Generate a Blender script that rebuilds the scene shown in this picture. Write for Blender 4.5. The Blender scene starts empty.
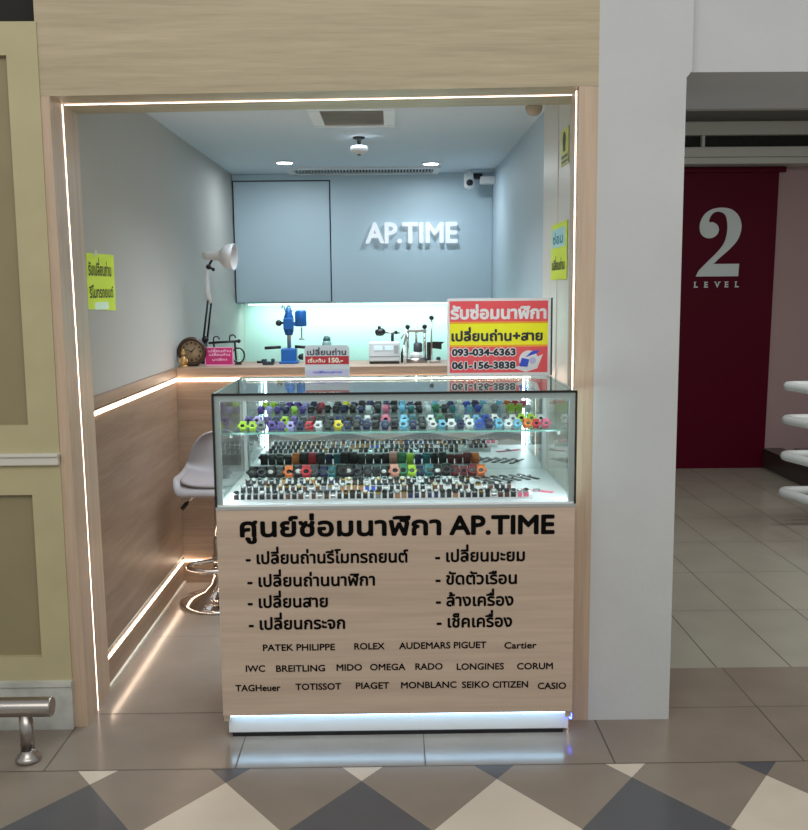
import bpy, bmesh, math, os, random
from mathutils import Vector, Matrix
random.seed(7)
SC = bpy.context.scene
COL = SC.collection
PI = math.pi

# ------------------------------------------------------------------ camera
pitch, yaw, roll, FPX = .12858, .01007, -.0086, 962.0
cp, sp, cy, sy, cr, sr = math.cos(pitch), math.sin(pitch), math.cos(yaw), math.sin(yaw), math.cos(roll), math.sin(roll)
fw = Vector((sy*cp, cy*cp, -sp)); rt0 = Vector((cy, -sy, 0)); up0 = rt0.cross(fw)
rt = cr*rt0 + sr*up0; up = -sr*rt0 + cr*up0
cam = bpy.data.cameras.new('camera'); cam.sensor_fit = 'HORIZONTAL'; cam.sensor_width = 36; cam.lens = FPX/808*36
cam.clip_start = .05
cam_o = bpy.data.objects.new('camera', cam); COL.objects.link(cam_o)
cam_o.matrix_world = Matrix(((rt.x, up.x, -fw.x, 0), (rt.y, up.y, -fw.y, 0), (rt.z, up.z, -fw.z, 1.4), (0, 0, 0, 1)))
SC.camera = cam_o

# ------------------------------------------------------------------ world, exposure, large lights
def lin(c):
    return tuple(((x/255)/12.92 if x/255 <= .04045 else ((x/255+.055)/1.055)**2.4) for x in c)
w = bpy.data.worlds.new('mall_ambient'); w.use_nodes = True; SC.world = w
bg = w.node_tree.nodes['Background']; bg.inputs[0].default_value = (.98, 1.0, .98, 1); bg.inputs[1].default_value = .46
vs = SC.view_settings; vs.view_transform = 'Standard'; vs.look = 'None'; vs.gamma = 1; vs.use_curve_mapping = False; vs.exposure = 0.0

def area(name, loc, rot, sx, sy_, power, color, parent=None, spread=None, shape='RECTANGLE'):
    l = bpy.data.lights.new(name, 'AREA'); l.shape = shape; l.size = sx
    if shape == 'RECTANGLE': l.size_y = sy_
    l.energy = power; l.color = color
    if spread: l.spread = spread
    o = bpy.data.objects.new(name, l); COL.objects.link(o); o.location = loc; o.rotation_euler = rot
    return o
# ceiling lighting of the mall walkway in front of the shop
area('walkway_ceiling_light', (-.4, -.6, 3.3), (math.radians(54), 0, 0), 4.5, 1.6, 66, (1.0, .97, .91))
area('corridor_fill_light', (2.6, 4.7, 2.66), (0, 0, 0), 2.4, .5, 30, (1.0, .98, .94))  # unseen fill added to brighten the dim corridor
# light of the fixtures inside the shop, then an added fill
area('downlight_glow', (-.635, 5.84, 2.13), (0, 0, 0), .1, .1, 4, (.80, .92, 1.0), shape='DISK')
area('downlight_glow', (.235, 5.93, 2.13), (0, 0, 0), .1, .1, 4, (.80, .92, 1.0), shape='DISK')
area('cabinet_light_glow', (-.2, 6.62, 1.30), (math.radians(12), 0, 0), 1.5, .05, 6, (.62, 1.0, .92))
area('shop_fill_light', (-.2, 4.3, 2.12), (0, 0, 0), 0.9, 1.3, 20, (.76, .89, 1.0), spread=math.radians(105))  # fill with no fixture, added to brighten the shop floor

# ------------------------------------------------------------------ materials
MATS = {}
def mat(name, rgb, rough=.5, metal=0, spec=.5, emit=0, ecol=None, bump=0, bscale=200, var=0, vscale=6, coat=0):
    if name in MATS: return MATS[name]
    m = bpy.data.materials.new(name); m.use_nodes = True; nt = m.node_tree; b = nt.nodes['Principled BSDF']
    c = lin(rgb) + (1,)
    b.inputs['Base Color'].default_value = c; b.inputs['Roughness'].default_value = rough
    b.inputs['Metallic'].default_value = metal; b.inputs['Specular IOR Level'].default_value = spec
    b.inputs['Coat Weight'].default_value = coat
    if emit:
        b.inputs['Emission Color'].default_value = (lin(ecol) if ecol else c[:3]) + (1,)
        b.inputs['Emission Strength'].default_value = emit
    tc = nt.nodes.new('ShaderNodeTexCoord')
    if var:
        n = nt.nodes.new('ShaderNodeTexNoise'); n.inputs['Scale'].default_value = vscale; n.inputs['Detail'].default_value = 5
        nt.links.new(tc.outputs['Object'], n.inputs['Vector'])
        r = nt.nodes.new('ShaderNodeValToRGB')
        r.color_ramp.elements[0].position = .3; r.color_ramp.elements[1].position = .7
        r.color_ramp.elements[0].color = tuple(x*(1-var) for x in c[:3]) + (1,)
        r.color_ramp.elements[1].color = tuple(min(1, x*(1+var)) for x in c[:3]) + (1,)
        nt.links.new(n.outputs['Fac'], r.inputs['Fac']); nt.links.new(r.outputs['Color'], b.inputs['Base Color'])
    if bump:
        n = nt.nodes.new('ShaderNodeTexNoise'); n.inputs['Scale'].default_value = bscale; n.inputs['Detail'].default_value = 4
        nt.links.new(tc.outputs['Object'], n.inputs['Vector'])
        bp = nt.nodes.new('ShaderNodeBump'); bp.inputs['Strength'].default_value = bump; bp.inputs['Distance'].default_value = .004
        nt.links.new(n.outputs['Fac'], bp.inputs['Height']); nt.links.new(bp.outputs['Normal'], b.inputs['Normal'])
    MATS[name] = m
    return m

def wood(name, rgb_a, rgb_b, grain='X', rough=.45, scale=1.0):
    """Laminate with long streaks running along one axis."""
    m = bpy.data.materials.new(name); m.use_nodes = True; nt = m.node_tree; b = nt.nodes['Principled BSDF']
    b.inputs['Roughness'].default_value = rough
    tc = nt.nodes.new('ShaderNodeTexCoord'); mp = nt.nodes.new('ShaderNodeMapping')
    s = [26*scale]*3; s['XYZ'.index(grain)] = 1.3*scale
    mp.inputs['Scale'].default_value = s
    nt.links.new(tc.outputs['Object'], mp.inputs['Vector'])
    n1 = nt.nodes.new('ShaderNodeTexNoise'); n1.inputs['Scale'].default_value = 1.0; n1.inputs['Detail'].default_value = 6; n1.inputs['Roughness'].default_value = .6; n1.inputs['Distortion'].default_value = .5
    n2 = nt.nodes.new('ShaderNodeTexNoise'); n2.inputs['Scale'].default_value = 6.0; n2.inputs['Detail'].default_value = 3
    for n in (n1, n2): nt.links.new(mp.outputs['Vector'], n.inputs['Vector'])
    mx = nt.nodes.new('ShaderNodeMix'); mx.data_type = 'FLOAT'; mx.inputs[0].default_value = .32
    nt.links.new(n1.outputs['Fac'], mx.inputs[2]); nt.links.new(n2.outputs['Fac'], mx.inputs[3])
    r = nt.nodes.new('ShaderNodeValToRGB')
    r.color_ramp.elements[0].position = .30; r.color_ramp.elements[0].color = lin(rgb_a) + (1,)
    r.color_ramp.elements[1].position = .68; r.color_ramp.elements[1].color = lin(rgb_b) + (1,)
    nt.links.new(mx.outputs[0], r.inputs['Fac']); nt.links.new(r.outputs['Color'], b.inputs['Base Color'])
    MATS[name] = m
    return m

def glass(name, tint=(245, 255, 252), ior=1.5):
    m = bpy.data.materials.new(name); m.use_nodes = True; nt = m.node_tree; nt.nodes.clear()
    o = nt.nodes.new('ShaderNodeOutputMaterial'); mx = nt.nodes.new('ShaderNodeMixShader')
    t = nt.nodes.new('ShaderNodeBsdfTransparent'); t.inputs[0].default_value = lin(tint) + (1,)
    g = nt.nodes.new('ShaderNodeBsdfGlossy'); g.inputs['Roughness'].default_value = 0.0
    f = nt.nodes.new('ShaderNodeFresnel')
    ge = nt.nodes.new('ShaderNodeNewGeometry'); mr = nt.nodes.new('ShaderNodeMapRange')   # same air-to-glass reflection on both faces of a pane
    mr.inputs['To Min'].default_value = ior; mr.inputs['To Max'].default_value = 1/ior
    nt.links.new(ge.outputs['Backfacing'], mr.inputs['Value']); nt.links.new(mr.outputs[0], f.inputs[0])
    nt.links.new(f.outputs[0], mx.inputs[0]); nt.links.new(t.outputs[0], mx.inputs[1]); nt.links.new(g.outputs[0], mx.inputs[2])
    nt.links.new(mx.outputs[0], o.inputs[0])
    MATS[name] = m
    return m

OAK_H = wood('oak_laminate_horizontal', (186, 164, 146), (212, 190, 170), 'X', scale=.6)
OAK_HEAD = wood('oak_laminate_header', (162, 147, 119), (193, 178, 148), 'X')
OAK_V = wood('oak_laminate_vertical', (180, 156, 134), (208, 184, 160), 'Z')
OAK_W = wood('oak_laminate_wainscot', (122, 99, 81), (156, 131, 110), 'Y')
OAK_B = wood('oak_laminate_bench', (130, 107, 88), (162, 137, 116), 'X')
PALE_V = wood('pale_panel', (214, 208, 196), (226, 221, 210), 'Z', rough=.4)
PLASTER = mat('grey_white_plaster', (184, 180, 173), .7, bump=.1)
BLUEWALL = mat('cool_white_wall', (190, 206, 216), .6)
CEIL = mat('ceiling_paint', (214, 224, 232), .8)
CABINET = mat('cabinet_laminate', (196, 216, 226), .45)
BACKSPLASH = mat('pale_splashback', (222, 240, 234), .3)
PILLAR = mat('white_painted_concrete', (200, 202, 203), .7, bump=.35, bscale=40, var=.04, vscale=3)
CREAM = mat('cream_paint', (186, 176, 138), .55, var=.05, vscale=8)
OLIVE = mat('olive_panel_paint', (146, 135, 103), .6, var=.05, vscale=5)
WHITE_TRIM = mat('off_white_trim', (215, 212, 200), .45)
MARBLE = mat('grey_marble', (198, 200, 194), .25, var=.16, vscale=14)
BROWN_TILE = mat('brown_floor_tile', (144, 132, 120), .18, spec=.6, var=.07, vscale=5)
PAT_BROWN = mat('pattern_brown_tile', (144, 132, 120), .22, spec=.5, var=.06, vscale=5)
PAT_WHITE = mat('pattern_white_tile', (218, 206, 190), .22, spec=.5, var=.04)
PAT_DARK = mat('pattern_charcoal_tile', (90, 91, 96), .22, spec=.5, var=.05)
BEIGE_TILE = mat('beige_floor_tile', (172, 168, 154), .18, spec=.5, var=.05, vscale=4)
GROUT = mat('tile_joint', (84, 74, 66), .8)
GREY_PAINT = mat('grey_soffit_paint', (168, 166, 158), .7)
DARK = mat('dark_gap_paint', (34, 32, 30), .8)  # dark colour stands in for the shade in gaps and slots
BLACK = mat('black_plastic', (16, 16, 18), .4)
VINYL = mat('black_vinyl', (8, 8, 8), .6, spec=.08)
WHITE = mat('white_plastic', (232, 232, 232), .4)
WHITE_PAPER = mat('white_board', (236, 232, 236), .5)
ALU = mat('brushed_aluminium', (196, 200, 200), .35, .6)
STEEL = mat('brushed_stainless', (176, 170, 166), .28, 1.0)
CHROME = mat('chrome', (225, 222, 220), .08, 1.0)
RED_PANEL = mat('dark_red_panel', (86, 3, 30), .5, spec=.12)
PINK_WALL = mat('dusty_pink_wall', (176, 150, 150), .7)
GRANITE = mat('dark_granite', (66, 60, 56), .3, var=.2, vscale=60)
RAILWHITE = mat('white_rail_enamel', (222, 228, 228), .35)
WARM_LED = mat('warm_led', (255, 236, 214), emit=17, ecol=(255, 226, 198))
WARM_LED_SOFT = mat('warm_led_entry', (255, 236, 220), emit=4.5, ecol=(255, 226, 208))
COOL_LED = mat('cool_led', (235, 250, 255), emit=30, ecol=(236, 248, 255))
KICK_LED = mat('blue_white_led', (220, 238, 255), emit=8, ecol=(176, 222, 255))
CYAN_LED = mat('under_cabinet_led', (220, 255, 248), emit=5, ecol=(214, 255, 246))
LAMP_LENS = mat('downlight_lens', (255, 255, 255), emit=14, ecol=(236, 246, 255))
SIGN_WHITE = mat('lit_sign_acrylic', (250, 252, 255), .3, emit=.22, ecol=(246, 252, 255))
GLASS = glass('clear_glass')
FRONT_GLASS = glass('display_front_glass', (250, 254, 254), 1.28)
GLASS_EDGE = mat('green_glass_edge', (120, 170, 156), .1)
MIRROR = mat('mirror_door', (220, 226, 226), .02, 1.0)

# ------------------------------------------------------------------ mesh building
class MB:
    def __init__(self): self.bm = bmesh.new()
    def _mark(self, geom_faces, mi, smooth):
        for f in geom_faces: f.material_index = mi; f.smooth = smooth
    def box(self, x0, x1, y0, y1, z0, z1, mi=0, bev=0):
        t = bmesh.new(); bmesh.ops.create_cube(t, size=1)
        for v in t.verts:
            v.co = Vector(((x0+x1)/2 + v.co.x*(x1-x0), (y0+y1)/2 + v.co.y*(y1-y0), (z0+z1)/2 + v.co.z*(z1-z0)))
        if bev: bmesh.ops.bevel(t, geom=t.edges[:], offset=bev, segments=2, affect='EDGES', profile=.5)
        return self.merge(t, mi, False)
    def merge(self, t, mi=0, smooth=False, M=None, keep=False):
        vm = {}
        for v in t.verts: vm[v] = self.bm.verts.new(M @ v.co if M else v.co)
        for f in t.faces:
            try: nf = self.bm.faces.new([vm[v] for v in f.verts])
            except ValueError: continue
            nf.material_index = f.material_index if keep else mi; nf.smooth = f.smooth if keep else smooth
        t.free(); return self
    def lathe(self, prof, center=(0, 0, 0), axis=(0, 0, 1), n=24, mi=0, smooth=True):
        """prof: (radius, height) pairs along axis; ends with radius > 0 get capped."""
        ax = Vector(axis).normalized(); q = Vector((0, 0, 1)).rotation_difference(ax); c = Vector(center)
        rings = []
        for r, h in prof:
            if r < 1e-6: rings.append([self.bm.verts.new(c + q @ Vector((0, 0, h)))])
            else: rings.append([self.bm.verts.new(c + q @ Vector((r*math.cos(2*PI*k/n), r*math.sin(2*PI*k/n), h))) for k in range(n)])
        for a, b in zip(rings, rings[1:]):
            for k in range(n):
                k2 = (k+1) % n
                vs_ = [a[k % len(a)], a[k2 % len(a)], b[k2 % len(b)], b[k % len(b)]]
                u = []
                for v in vs_:
                    if v not in u: u.append(v)
                if len(u) > 2:
                    f = self.bm.faces.new(u); f.material_index = mi; f.smooth = smooth
        for ring, rev in ((rings[0], True), (rings[-1], False)):
            if len(ring) > 2:
                f = self.bm.faces.new(ring[::-1] if rev else ring); f.material_index = mi
        return self
    def cyl(self, p0, p1, r, r2=None, n=16, mi=0):
        p0, p1 = Vector(p0), Vector(p1); d = p1-p0
        return self.lathe([(r, 0), (r if r2 is None else r2, d.length)], p0, d, n, mi)
    def ball(self, c, r, mi=0, n=16, sz=1.0):
        m = 8
        return self.lathe([(r*math.sin(PI*k/m), -r*sz*math.cos(PI*k/m)) for k in range(m+1)], c, (0, 0, 1), n, mi)
    def tube(self, pts, r, n=10, mi=0, closed=False):
        pts = [Vector(p) for p in pts]; rings = []; N = len(pts); prev = None
        for i, p in enumerate(pts):
            if closed: t = pts[(i+1) % N] - pts[i-1]
            else: t = pts[min(i+1, N-1)] - pts[max(i-1, 0)]
            t.normalize()
            if prev is None: a = t.orthogonal().normalized()
            else: a = (prev - t*prev.dot(t)).normalized()
            prev = a; b = t.cross(a)
            rings.append([self.bm.verts.new(p + r*(math.cos(2*PI*k/n)*a + math.sin(2*PI*k/n)*b)) for k in range(n)])
        for i in range(N if closed else N-1):
            A, B = rings[i], rings[(i+1) % N]
            for k in range(n):
                f = self.bm.faces.new([A[k], A[(k+1) % n], B[(k+1) % n], B[k]]); f.material_index = mi; f.smooth = True
        if not closed:
            self.bm.faces.new(rings[0][::-1]).material_index = mi; self.bm.faces.new(rings[-1]).material_index = mi
        return self
    def prism(self, poly, vec, mi=0):
        """3-D polygon extruded along vec."""
        v = Vector(vec); a = [self.bm.verts.new(Vector(p)) for p in poly]; b = [self.bm.verts.new(Vector(p)+v) for p in poly]
        n = len(poly); fs = [self.bm.faces.new(a), self.bm.faces.new(b[::-1])]
        for k in range(n): fs.append(self.bm.faces.new([a[k], b[k], b[(k+1) % n], a[(k+1) % n]]))
        for f in fs: f.material_index = mi
        return self
    def face(self, poly, mi=0):
        f = self.bm.faces.new([self.bm.verts.new(Vector(p)) for p in poly]); f.material_index = mi; return self
    def build(self, name, mats, parent=None, loc=None, normals=True):
        if not isinstance(mats, (list, tuple)): mats = [mats]
        off = Vector((0, 0, 0)); p = parent
        while p: off += p.location; p = p.parent
        if loc is not None: off = off + Vector(loc)
        for v in self.bm.verts: v.co -= off
        if normals: bmesh.ops.recalc_face_normals(self.bm, faces=self.bm.faces[:])
        me = bpy.data.meshes.new(name); self.bm.to_mesh(me); self.bm.free()
        for m in mats: me.materials.append(m)
        o = bpy.data.objects.new(name, me); COL.objects.link(o)
        if loc is not None: o.location = loc
        if parent: o.parent = parent
        return o

def tag(o, label, cat=None, group=None, kind=None):
    o['label'] = label
    if cat: o['category'] = cat
    if group: o['group'] = group
    if kind: o['kind'] = kind
    return o
def thing(name, label, cat, loc, group=None):
    o = bpy.data.objects.new(name, None); COL.objects.link(o); o.location = loc; o.empty_display_size = .05
    return tag(o, label, cat, group)
def struct(o, label=None):
    o['kind'] = 'structure'
    if label: o['label'] = label
    return o
def copy_tree(o, parent=None):
    c = o.copy(); COL.objects.link(c); c.parent = parent
    for ch in list(o.children): copy_tree(ch, c)
    return c

# ------------------------------------------------------------------ lettering
UPPER = set('\u0e34\u0e35\u0e36\u0e37\u0e31\u0e47\u0e4d'); TONE = set('\u0e48\u0e49\u0e4a\u0e4b\u0e4c')
def glyphs(s):
    """Flat mesh of a line of writing in font units (size 1, baseline 0); a tone mark over a vowel is lifted clear of it."""
    c = bpy.data.curves.new('line', 'FONT'); c.body = s; c.size = 1; c.resolution_u = 3
    for i, ch in enumerate(s):
        if ch in TONE and i and s[i-1] in UPPER: c.body_format[i].material_index = 1
    m0 = MATS['black_vinyl']; c.materials.append(m0); c.materials.append(m0)
    o = bpy.data.objects.new('line', c); COL.objects.link(o)
    bpy.context.view_layer.update()
    me = bpy.data.meshes.new_from_object(o.evaluated_get(bpy.context.evaluated_depsgraph_get()))
    bm = bmesh.new(); bm.from_mesh(me)
    lift = set()
    for f in bm.faces:
        if f.material_index == 1: lift.update(f.verts)
    for v in lift: v.co.y += .17
    bpy.data.objects.remove(o); bpy.data.curves.remove(c); bpy.data.meshes.remove(me)
    return bm
def add_text(mb, s, org, du, dv, width=None, height=None, bold=.0, mi=0, depth=0.0, latin=False, maxw=None):
    """Writes s starting at org; du is the reading direction, dv is up; width fits the line, height is that of a capital (.7 units)."""
    bm = glyphs(s)
    org, du, dv = Vector(org), Vector(du).normalized(), Vector(dv).normalized(); dn = du.cross(dv)
    xs = [v.co.x for v in bm.verts]; x0, x1 = min(xs), max(xs)
    k = (height/.7) if height else width/(x1-x0)
    kx = width/(x1-x0) if width else k
    ks = [(0, 0)] if not bold else [(bold*math.cos(2*PI*i/8), bold*math.sin(2*PI*i/8)) for i in range(8)] + [(0, 0)]
    for i, (bx, by) in enumerate(ks):
        vm = {}
        for v in bm.verts:
            p = org + du*((v.co.x-x0)*kx + bx) + dv*(v.co.y*k + by) + dn*(i*.00004)
            vm[v] = mb.bm.verts.new(p)
        for f in bm.faces:
            try: nf = mb.bm.faces.new([vm[v] for v in f.verts]); nf.material_index = mi
            except ValueError: pass
        if depth:
            vb = {v: mb.bm.verts.new(vm[v].co - dn*depth) for v in bm.verts}
            for e in bm.edges:
                if len(e.link_faces) == 1:
                    a, b = e.verts
                    nf = mb.bm.faces.new([vm[a], vm[b], vb[b], vb[a]]); nf.material_index = mi
    bm.free()
X, Y, Z = (1, 0, 0), (0, 1, 0), (0, 0, 1)

# ================================================================== SETTING
F = 2.99                      # front plane of the shopfront
# ---- floor
mb = MB()
SEAM = 2.697
rowpts = [-2.0, SEAM]
dx, dyh, yc, x_ph = .3905, .265, 2.615, -.886
def clip_top(poly):
    out = []
    for i, p in enumerate(poly):
        q = poly[(i+1) % len(poly)]
        if p[1] <= SEAM: out.append(p)
        if (p[1] < SEAM) != (q[1] < SEAM) and abs(p[1]-q[1]) > 1e-9:
            t = (SEAM-p[1])/(q[1]-p[1]); out.append((p[0]+t*(q[0]-p[0]), SEAM))
    return out
for r in range(0, 10):
    y0 = yc - r*2*dyh
    for k in range(-9, 15):
        xm = x_ph + (k+.5)*dx
        for poly, mi in (([(xm-dx/2, y0), (xm, y0-dyh), (xm+dx/2, y0), (xm, y0+dyh)], 1),):
            p = clip_top(poly)
            if len(p) > 2: mb.face([(a, b, 0) for a, b in p], mi)
        xc = x_ph + k*dx
        for cyy, par in ((y0-dyh, 1), (y0+dyh, 0)):
            if par == 0 and r > 0: continue
            p = clip_top([(xc-dx/2, cyy), (xc, cyy-dyh), (xc+dx/2, cyy), (xc, cyy+dyh)])
            mi = 2 if (k + par + r) % 2 == 0 else 3
            if len(p) > 2: mb.face([(a, b, 0) for a, b in p], mi)
XL, XR = -4.2, 5.2
mb.face([(XL, SEAM, 0), (XR, SEAM, 0), (XR, 3.413, 0), (XL, 3.413, 0)], 0)
mb.face([(XL, 3.413, 0), (.7, 3.413, 0), (.7, 8.2, 0), (XL, 8.2, 0)], 0)
mb.face([(.7, 3.413, 0), (XR, 3.413, 0), (XR, 8.2, 0), (.7, 8.2, 0)], 4)
def joint(x0, y0, x1, y1, wd=.003):
    if abs(x1-x0) > abs(y1-y0): mb.face([(x0, y0-wd/2, .0004), (x1, y0-wd/2, .0004), (x1, y0+wd/2, .0004), (x0, y0+wd/2, .0004)], 5)
    else: mb.face([(x0-wd/2, y0, .0004), (x0+wd/2, y0, .0004), (x0+wd/2, y1, .0004), (x0-wd/2, y1, .0004)], 5)
joint(XL, SEAM, XR, SEAM, .004); joint(-1.0, 3.082, .565, 3.082, .006); joint(.6, 3.075, XR, 3.075, .0025); joint(XL, 2.98, -1.05, 2.98, .002)
for k in range(-7, 9): joint(.082+.5645*k, SEAM, .082+.5645*k, 3.075, .004)
for k in range(0, 8): joint(.93+.5645*k+.28, 3.075, .93+.5645*k+.28, 3.413)
joint(-1.03, 3.81, .65, 3.81, .0025)
for k in range(-2, 14): joint(1.188+.2785*k, 3.413, 1.188+.2785*k, 8.0, .004)
for yy in (4.05, 4.62, 5.19, 5.76, 6.33, 6.9): joint(.92, yy, XR, yy, .0025)
struct(mb.build('floor', [BROWN_TILE, PAT_BROWN, PAT_WHITE, PAT_DARK, BEIGE_TILE, GROUT], normals=False), 'mall floor of brown tiles with a band of white and charcoal diamonds')

# ---- timber shopfront: header and two jambs
mb = MB()
mb.prism([(-1.056, F, 1.986), (.624, F, 2.006), (.624, F, 2.75), (-1.056, F, 2.75)], (0, .29, 0))
struct(mb.build('wall_front', OAK_HEAD), 'pale oak header panel above the shop entrance')
mb = MB(); B8 = F+.29
jl = [(-1.056, F, 0), (-1.007, F, 0), (-1.024, F, 1.987), (-1.056, F, 1.987), (-1.056, B8, 0), (-1.020, B8, 0), (-1.034, B8, 1.987), (-1.056, B8, 1.987)]
for q in ((0, 1, 2, 3), (5, 4, 7, 6), (1, 5, 6, 2), (4, 0, 3, 7), (3, 2, 6, 7), (4, 5, 1, 0)): mb.face([jl[k] for k in q])
bmesh.ops.remove_doubles(mb.bm, verts=mb.bm.verts[:], dist=1e-5)
struct(mb.build('trim_1', OAK_V), 'pale oak jamb at the left of the shop entrance')
mb = MB(); mb.box(.566, .624, F, F+.125, 0, 2.005)
struct(mb.build('trim_2', OAK_V), 'pale oak jamb at the right of the shop entrance')

# ---- shop interior
struct(MB().box(-1.12, -1.046, 3.28, 6.9, 0, 2.3).build('wall_left', PLASTER), 'grey plaster left wall of the shop')
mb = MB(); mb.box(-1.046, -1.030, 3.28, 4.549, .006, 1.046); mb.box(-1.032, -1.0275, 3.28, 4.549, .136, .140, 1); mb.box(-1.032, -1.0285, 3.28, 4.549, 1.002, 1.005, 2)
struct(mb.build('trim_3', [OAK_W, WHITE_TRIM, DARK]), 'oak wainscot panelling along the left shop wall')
struct(MB().box(-1.03, -1.020, 3.28, 4.55, 0, .010).build('baseboard_left', WHITE_TRIM), 'thin metal edge at the foot of the left wainscot')
struct(MB().box(.655, .75, 3.285, 6.9, 0, 2.3).build('wall_right', BLUEWALL), 'cool white right wall of the shop')
mb = MB(); mb.box(.640, .655, 3.285, 4.15, 0, 2.16); mb.box(.640, .70, 3.118, 3.285, 0, 1.99)
for yy in (3.5, 3.78): mb.box(.637, .641, yy, yy+.012, 0, 2.16)
struct(mb.build('trim_4', PALE_V), 'pale panelling on the front end of the right shop wall')
struct(MB().box(-1.12, .75, 6.8, 6.9, 0, 2.3).build('wall_back', BACKSPLASH), 'pale back wall of the shop below the cupboards')
struct(MB().box(-1.12, .75, 3.27, 6.9, 2.16, 2.3).build('ceiling', CEIL), 'white shop ceiling')

# ---- cream facade left of the shop
mb = MB(); yf = 2.985
mb.box(-4.2, -1.056, yf+.02, 3.28, 0, 2.20, 1)
mb.prism([(-1.143, yf, .16), (-1.050, yf, .16), (-1.050, yf, 2.20), (-1.143, yf, 2.20)], (0, .02, 0), 0)
for z0, z1 in ((2.104, 2.20), (.905, .994), (.772, .865), (.16, .240)): mb.box(-4.2, -1.143, yf, yf+.02, z0, z1, 0)
for xx in (-2.0, -2.95): mb.box(xx-.09, xx, yf, yf+.02, .16, 2.2, 0)
struct(mb.build('wall_facade', [CREAM, OLIVE]), 'cream panelled shopfront wall with olive recesses')
mb = MB(); mb.box(-4.2, -1.050, yf-.018, yf+.02, .868, .902, 0, .004); mb.box(-4.2, -1.048, yf-.026, yf+.02, .896, .906, 0, .002)
struct(mb.build('trim_5', WHITE_TRIM), 'off-white dado rail on the cream facade')
mb = MB(); mb.box(-4.2, -1.048, yf-.014, yf+.02, 0, .146); mb.box(-4.2, -1.047, yf-.020, yf+.02, .146, .162)
struct(mb.build('baseboard_facade', MARBLE), 'grey marble skirting below the cream facade')
struct(MB().box(-4.2, -1.056, 3.12, 3.28, 2.20, 2.75).build('wall_facade_gap_shade', DARK), 'dark box standing in for the shaded gap above the cream facade')  # solid dark box, its colour replaces the shade of the open gap

# ---- white pillar and beam, corridor behind
mb = MB(); mb.prism([(.624, F, 0), (.889, F, 0), (.889, F, 2.03), (.896, F, 2.036), (.905, F, 2.05), (.905, F, 2.75), (.624, F, 2.75)], (0, .46, 0))
struct(mb.build('pillar', PILLAR), 'white painted concrete pillar right of the shop')
struct(MB().box(.89, 5.2, 3.02, 3.62, 2.05, 2.75).build('beam', PILLAR), 'white concrete beam across the corridor opening')
struct(MB().box(.75, 5.2, 3.62, 7.5, 2.72, 2.8).build('ceiling_corridor', GREY_PAINT), 'grey corridor ceiling')
struct(MB().box(.75, 5.2, 3.62, 3.66, 2.05, 2.72).build('wall_beam_return', GREY_PAINT), 'back face of the corridor beam')
struct(MB().box(.75, 5.2, 7.41, 7.5, 0, 2.8).build('wall_corridor', PINK_WALL), 'dusty pink wall at the end of the corridor')
struct(MB().box(5.1, 5.2, 3.6, 7.5, 0, 2.8).build('wall_corridor_side', PINK_WALL), 'dusty pink side wall of the corridor')
struct(MB().box(.76, 5.1, 7.36, 7.41, 2.625, 2.72).build('trim_7', GREY_PAINT), 'grey bulkhead above the corridor air unit')
mb = MB(); mb.prism([(.76, 7.39, 0), (2.887, 7.39, 0), (2.918, 7.39, 2.26), (.76, 7.39, 2.26)], (0, .02, 0)); mb.box(.76, 2.965, 7.375, 7.41, 2.262, 2.30)
struct(mb.build('trim_6', RED_PANEL), 'dark red wall panel behind the level sign')

# ================================================================== LED strips in the setting
def strip(box, label, m=WARM_LED):
    o = MB().box(*box).build('led_strip', m, loc=(box[0], box[2], box[4])); tag(o, label, 'LED strip', 'LED light strips'); return o
o = MB().prism([(-1.014, 3.112, 0), (-1.0115, 3.112, 0), (-1.0260, 3.112, 1.985), (-1.030, 3.112, 1.985)], (0, .004, 0)).build('led_strip', WARM_LED_SOFT, loc=(-1.012, 3.112, 0))
tag(o, 'thin warm LED line running up the left jamb of the shop entrance', 'LED strip', 'LED light strips')
o = MB().prism([(-1.02, 3.115, 1.9855), (.566, 3.115, 2.0055), (.566, 3.115, 2.003), (-1.02, 3.115, 1.983)], (0, .004, 0)).build('led_strip', WARM_LED_SOFT, loc=(-1.02, 3.115, 1.985))
tag(o, 'thin warm LED line under the header of the shop entrance', 'LED strip', 'LED light strips')
strip((.5635, .567, 3.030, 3.034, 0, 2.0), 'thin warm LED line running up the right jamb of the shop entrance', WARM_LED_SOFT)
strip((-1.031, -1.0265, 3.28, 4.545, .984, .996), 'warm LED strip below the top cap of the left wainscot')
strip((-1.031, -1.0255, 3.28, 4.540, .108, .114), 'warm LED strip above the skirting of the left wainscot')
strip((-1.026, .65, 4.5445, 4.5495, .984, .996), 'warm LED strip below the bench top on the bench front')
strip((-1.025, .65, 4.5435, 4.5495, .108, .114), 'warm LED strip low down on the bench front behind the stool')
strip((-1.0, .62, 6.70, 6.72, 1.308, 1.316), 'cool LED strip lighting the splashback from under the cupboards', CYAN_LED)

# ================================================================== SHOP FIXTURES
# ---- workbench
t = thing('workbench', 'long oak workbench across the shop below the wall cupboards', 'workbench', (-.19, 4.75, 0))
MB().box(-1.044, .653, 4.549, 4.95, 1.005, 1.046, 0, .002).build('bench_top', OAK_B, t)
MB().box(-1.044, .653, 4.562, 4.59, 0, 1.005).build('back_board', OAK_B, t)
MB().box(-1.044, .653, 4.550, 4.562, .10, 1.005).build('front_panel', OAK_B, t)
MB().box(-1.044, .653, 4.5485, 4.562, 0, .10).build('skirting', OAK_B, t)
for x in (-1.0, .60): MB().box(x, x+.03, 4.6, 4.93, 0, 1.005).build('side_panel', OAK_B, t)

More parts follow.
